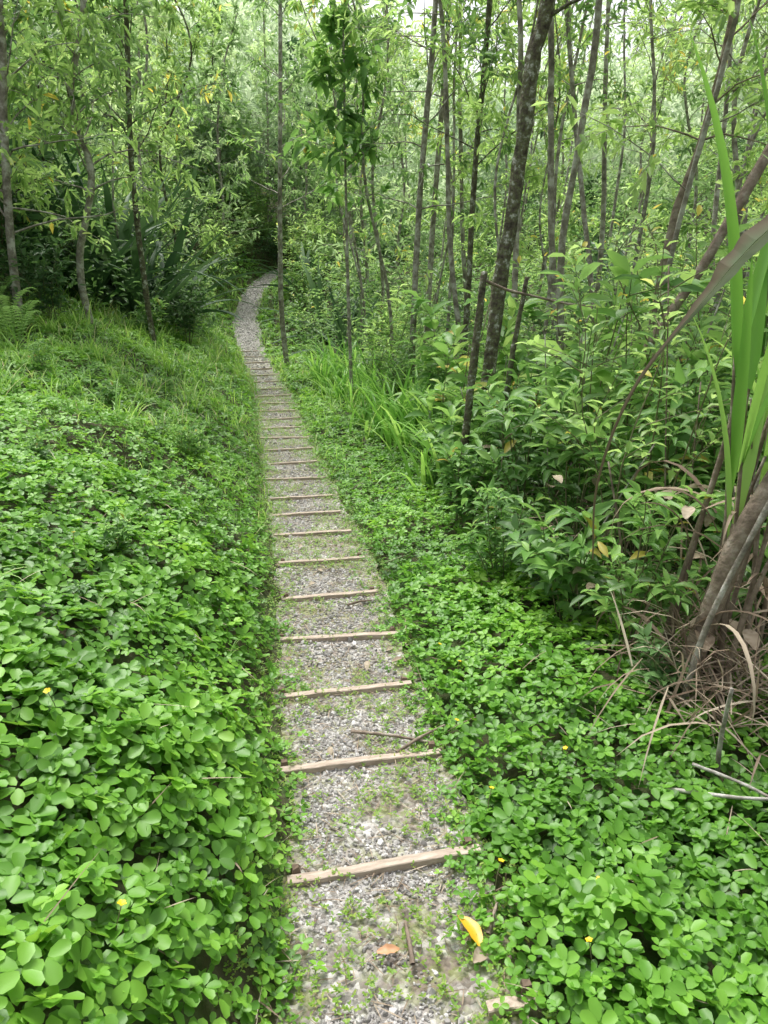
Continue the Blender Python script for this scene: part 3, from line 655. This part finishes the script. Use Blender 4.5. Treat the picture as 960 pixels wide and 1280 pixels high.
# ------------------------------------------------------------ sword-leaved rosettes
AG = [clump("sword_plant%d" % k, 28, 2.2, .17, M_agave, 80+k, (.5, 1.45), (.3, 1.6), .06, 9, .4) for k in range(3)]
rg = np.random.default_rng(32)
for k, (x, y, s) in enumerate(AGP):
    obj("sword_leaf_plant", AG[k % 3], "large rosette plant with long dark sword-shaped leaves", "plant", None, "sword-leaved rosettes under the trees", (x, y, float(height(x, y))-.05), (rg.normal(0, .1), rg.normal(0, .1), rg.uniform(0, 6.28)), s)

# ------------------------------------------------------------ ferns
def fern(seed):
    rng = np.random.default_rng(seed); a = Acc()
    for f in range(7):
        az = f*.9+rng.normal(0, .2); L = rng.uniform(.45, .7); d = np.array([math.cos(az), math.sin(az), 0])
        t = np.linspace(0, 1, 20); C = d[None]*(t*L*.8)[:, None]+np.stack([0*t, 0*t, L*.9*np.sin(t*2.0)], -1)
        tube(a, C, np.linspace(.004, .001, 20), 3, 0, rng=rng, cap=False)
        T = nrm(np.gradient(C, axis=0)); S = np.array([-d[1], d[0], 0])
        for sg in (-1, 1):
            ln = .11*np.sin(np.clip(t*3.0+.12, 0, math.pi))+.01
            scatter(a, L6V, L6F, C[2:], frames(nrm(S*sg+T[2:]*.35), np.tile([0, 0, 1.], (18, 1))), np.stack([ln[2:]*.2, ln[2:], ln[2:]], -1), np.full(18, .5))
    return a.mesh("fern", M_tree)
FM = [fern(1), fern(2)]
for k, (x, y) in enumerate([(-4.05, 8.1), (-4.4, 8.6), (-3.75, 7.7)]):
    obj("fern", FM[k % 2], "light green fern with arching fronds on the bank", "fern", None, "ferns on the bank", (x, y, float(height(x, y))+.05), (0, 0, k*2.1), .75)

# ------------------------------------------------------------ cane plant
def cane(tag, seed, nst, H, lean, wd=1.0, up=.9, nl=5):
    rng = np.random.default_rng(seed); st = Acc(); fo = Acc()
    for s in range(nst):
        b = np.array([rng.normal(0, .09), rng.normal(0, .09), 0]); top = b+np.array([lean+rng.normal(0, .08), rng.normal(0, .12), H*rng.uniform(.6, 1)])
        P = smooth_path(np.array([b, (b+top)/2+rng.normal(0, .03, 3), top]), 14); tube(st, P, np.linspace(.012, .006, 14), 6, 0, rng=rng)
        n = nl; i = rng.integers(6, 14, n); az = rng.uniform(0, 6.28, n)
        blades(fo, P[i], az, rng.uniform(.6, 1.2, n), rng.uniform(.035, .055, n)*wd, rng.uniform(1.2, 1.52, n), rng.uniform(.1, 1.1, n)*up, np.clip(rng.normal(.55, .18, n), 0, 1), 9, .35)
    return [("stem", st.mesh(tag+"_stem", M_barkred)), ("foliage", fo.mesh(tag+"_foliage", M_cane))]
cb = (1.54, 2.95, float(height(1.54, 2.95)))
e = thing("cane_plant", cane("cane", 5, 7, 2.2, -.03, 1.3, .7, 4), "tall cane-like plant with long strap leaves, one dried", "plant", None, cb)
a = Acc()
P = smooth_path(np.array([(1.50, 2.6, 1.93), (1.26, 2.6, 1.72), (1.11, 2.6, 1.54), (.893, 2.62, 1.22), (.81, 2.68, .85), (.84, 2.75, .5)])-np.array(cb), 40)
T = nrm(np.gradient(P, axis=0)); S = nrm(np.cross(T, np.tile([0, 1., .35], (40, 1)))); u = np.linspace(0, 1, 40)
W = np.interp(u, [0, .2, .34, .42, .50, .7, 1], [.038, .042, .036, .020, .008, .006, .003]); Nn = np.cross(S, T)
W = W*(1+.12*np.sin(u*60)*(u < .45))
V = np.stack([P+S*W[:, None]+Nn*.9*W[:, None], P+S*(W*.5)[:, None]-Nn*.1*W[:, None], P+Nn*.25*W[:, None], P-S*(W*.4)[:, None]-Nn*.2*W[:, None], P-S*W[:, None]+Nn*.8*W[:, None]], 1)
F = [(q*5+k, q*5+k+1, q*5+k+6, q*5+k+5) for q in range(39) for k in range(4)]
rg = np.random.default_rng(3)
tt = np.interp(u, [0, .38, .5, 1], [.6, .6, .1, .0])[:, None]+np.array([-.5, .15, .45, -.1, -.5])[None]*np.interp(u, [0, .5, .6], [1, 1, .2])[:, None]+rg.normal(0, .08, (40, 5))
a.add(V.reshape(-1, 3), F, np.clip(tt, 0, 1).ravel())
obj("dry_leaf", a.mesh("dry_leaf", M_dryblade, False), parent=e, label="long folded dried grey-green leaf")
a = Acc(); rg = np.random.default_rng(8); n = 26
blades(a, np.stack([rg.normal(0, .14, n), rg.normal(0, .12, n), rg.uniform(.2, 1.1, n)], -1), rg.uniform(0, 6.28, n), rg.uniform(.3, .8, n), rg.uniform(.012, .032, n), rg.uniform(.2, 1.2, n), rg.uniform(1.4, 2.8, n), np.clip(rg.normal(.45, .25, n), 0, 1), 8, .4)
obj("dry_leaf", a.mesh("hanging_dry_leaves", M_dry), parent=e, label="hanging withered tan leaves")
thing("cane_plant", cane("cane2", 6, 6, 2.4, .05, 1.2), "tall cane-like plant with long green strap leaves", "plant", None, (2.05, 3.6, float(height(2.05, 3.6))))
thing("cane_plant", cane("cane3", 8, 6, 1.7, .1), "tall cane-like plant with long green strap leaves", "plant", None, (2.9, 5.6, float(height(2.9, 5.6))))
thing("cane_plant", cane("cane4", 9, 6, 1.3, .0, .7), "tall cane-like plant with long green strap leaves", "plant", None, (2.3, 7.6, float(height(2.3, 7.6))))

def stick(pts, r, label, mat=M_barkred):
    a = Acc(); P = np.array(pts, float); tube(a, smooth_path(P-P[0], 12), np.linspace(r, r*.6, 12), 6, .15)
    obj("fallen_stick", a.mesh("fallen_stick", mat), label, "stick", None, "fallen sticks and stalks", tuple(P[0]))
hz = lambda x, y, d=0: (x, y, float(height(x, y))+d)
stick([hz(1.0, 2.2, .12), hz(1.25, 2.1, .14), hz(1.5, 2.05, .14)], .008, "dry pale stick lying over creeping plants", M_barkgrey)
stick([hz(1.15, 2.3, .14), hz(1.3, 2.15, .16), hz(1.4, 1.9, .12)], .007, "dry pale stick lying over creeping plants", M_barkgrey)
stick([hz(1.28, 2.35, .0), hz(1.24, 2.3, .25), hz(1.22, 2.25, .5)], .011, "dry upright dead stalk beside a trunk", M_barkgrey)
rg = np.random.default_rng(77)
for q in range(8):
    x = 1.28+rg.uniform(-.04, .22); y = 2.85+rg.uniform(-.15, .35); dx = rg.uniform(.12, .34)
    stick([hz(x, y, -.02), (x+dx*.25, y, float(height(x, y))+.5), (x+dx, y-.02, float(height(x, y))+rg.uniform(1.1, 1.7))], rg.uniform(.009, .019), "brown dead stem leaning beside a dark trunk", M_barkred if q % 3 else M_barkgrey)
for q in range(42):
    y = rg.uniform(2.9, 7.5); x = float(xb(y))+rg.uniform(.3, 2.0); az = rg.uniform(0, 6.28)
    stick([hz(x, y, .0), (x+.1*math.cos(az), y+.1*math.sin(az), float(height(x, y))+.5), (x+.35*math.cos(az)+.1, y+.25*math.sin(az), float(height(x, y))+rg.uniform(.9, 1.9))], rg.uniform(.004, .009), "thin dry brown stalk standing in undergrowth", M_barkgrey if q % 2 else M_barkred)
for (x, y, az, L) in [(-.14, 2.66, -.22, .34), (.05, 2.51, .72, .28), (-.22, 4.0, .4, .16), (.08, 1.52, 1.7, .14), (.30, 1.62, 1.2, .12)]:
    z = float(pathz(y))+.047
    stick([(x, y, z), (x+L*.5*math.cos(az), y+L*.5*math.sin(az), z+.008), (x+L*math.cos(az), y+L*math.sin(az), z)], .008, "thin brown twig lying on the gravel")

def big_leaf(name, mat, L, w, curl, seed, arch=.1):
    rng = np.random.default_rng(seed); a = Acc(); n = 11; t = np.linspace(0, 1, n); W = w*np.sin(np.clip(t*.94+.04, 0, 1)*math.pi)**.8+.0015
    C = np.stack([curl*.35*np.sin(t*3)*L, t*L, arch*L*np.sin(t*math.pi)], -1)
    rows = np.stack([C+np.stack([s*W, 0*t, (abs(s)**1.5)*W*.35+.0015*rng.normal(size=n)], -1) for s in (-1, -.5, 0, .5, 1)], 1)
    F = [(q*5+k, q*5+k+1, q*5+k+6, q*5+k+5) for q in range(n-1) for k in range(4)]
    a.add(rows.reshape(-1, 3), F, .5+.3*rng.random(n*5)); return a.mesh(name, mat)
obj("fallen_leaf", big_leaf("yellow_leaf", M_yellow, .12, .021, .2, 1, .05), "curled bright yellow fallen leaf on gravel", "leaf", None, None, (.275, 1.575, float(pathz(1.6))+.045), (.05, .15, .5))
obj("fallen_leaf", big_leaf("orange_leaf", M_orange, .065, .013, .1, 2), "small orange-brown fallen leaf on gravel", "leaf", None, None, (-.02, 1.56, float(pathz(1.56))+.045), (0, .1, -1.4))
dl = big_leaf("brown_leaf", M_dry, .10, .026, .2, 3)
rg = np.random.default_rng(5)
for q in range(56):
    if q < 14: y = rg.uniform(1.5, 6); x = float(pathx(y))+rg.uniform(-.3, .3); z = float(pathz(y))+.04
    else: y = rg.uniform(2.7, 6); x = float(xb(y))+rg.uniform(.2, 1.5); z = float(height(x, y))+rg.uniform(.2, .9)
    obj("fallen_leaf", dl, "dry brown fallen leaf", "leaf", None, "dry brown fallen leaves", (x, y, z), (rg.normal(0, .3), rg.normal(0, .3), rg.uniform(0, 6.28)), rg.uniform(.35, .7) if q < 14 else rg.uniform(.8, 1.6))

a = Acc()
for k in range(5):
    az = k*1.257; d = np.array([[math.cos(az), math.sin(az), .35]]); scatter(a, R9V, R9F, np.zeros((1, 3)), frames(d, np.array([[0, 0, 1.]])), np.array([[.009, .011, .011]]), np.array([.5]))
pm = a.mesh("petals", M_petal)
a = Acc(); tube(a, np.array([(0, 0, -.10), (.004, 0, -.05), (0, 0, 0)]), [.0015]*3, 4, 0); smm = a.mesh("flower_stem", M_stem)
for (x, y) in [(-.92, 1.75), (-.56, 1.22), (.36, 1.80), (.55, 1.50), (.64, 1.72), (.36, 3.1), (.28, 3.3), (.30, 2.6), (.38, 2.15), (.7, 2.4), (-1.3, 2.9)]:
    thing("flower", [("petal", pm), ("stem", smm)], "tiny bright yellow flower above creeping plants", "flower", "small yellow flowers", (x, y, float(height(x, y))+.15), (.3, 0, x*7), 1.0)

# ------------------------------------------------------------ sky, light, camera
w = bpy.data.worlds.new("World"); scene.world = w; w.use_nodes = True
nt = w.node_tree; nt.nodes.clear()
sky = nt.nodes.new("ShaderNodeTexSky"); sky.sky_type = 'NISHITA'; sky.sun_disc = False
EL, AZ = math.radians(62), math.radians(-25)
sky.sun_elevation = EL; sky.sun_rotation = AZ; sky.air_density = 1.0; sky.dust_density = 5
hs = nt.nodes.new("ShaderNodeHueSaturation"); hs.inputs["Saturation"].default_value = .18; hs.inputs["Value"].default_value = 1.7
bg = nt.nodes.new("ShaderNodeBackground"); bg.inputs[1].default_value = .15
wo = nt.nodes.new("ShaderNodeOutputWorld")
nt.links.new(sky.outputs[0], hs.inputs["Color"]); nt.links.new(hs.outputs[0], bg.inputs[0]); nt.links.new(bg.outputs[0], wo.inputs[0])
sun = bpy.data.lights.new("sun", 'SUN'); sun.energy = 3.0; sun.angle = math.radians(20); sun.color = (1, .97, .91)
so = bpy.data.objects.new("sun", sun); COL.objects.link(so)
sd = Vector((math.sin(AZ)*math.cos(EL), math.cos(AZ)*math.cos(EL), math.sin(EL)))
so.rotation_euler = sd.to_track_quat('Z', 'Y').to_euler()
cam = bpy.data.cameras.new("camera"); cam.sensor_fit = 'VERTICAL'; cam.sensor_height = 36; cam.lens = 36*924/1280
cam.clip_start = .05; cam.clip_end = 1200
co = bpy.data.objects.new("camera", cam); co.location = (0, 0, CAMZ); co.rotation_euler = (math.radians(90-19), 0, 0)
COL.objects.link(co); scene.camera = co
scene.view_settings.view_transform = 'Standard'; scene.view_settings.look = 'None'; scene.view_settings.exposure = 0
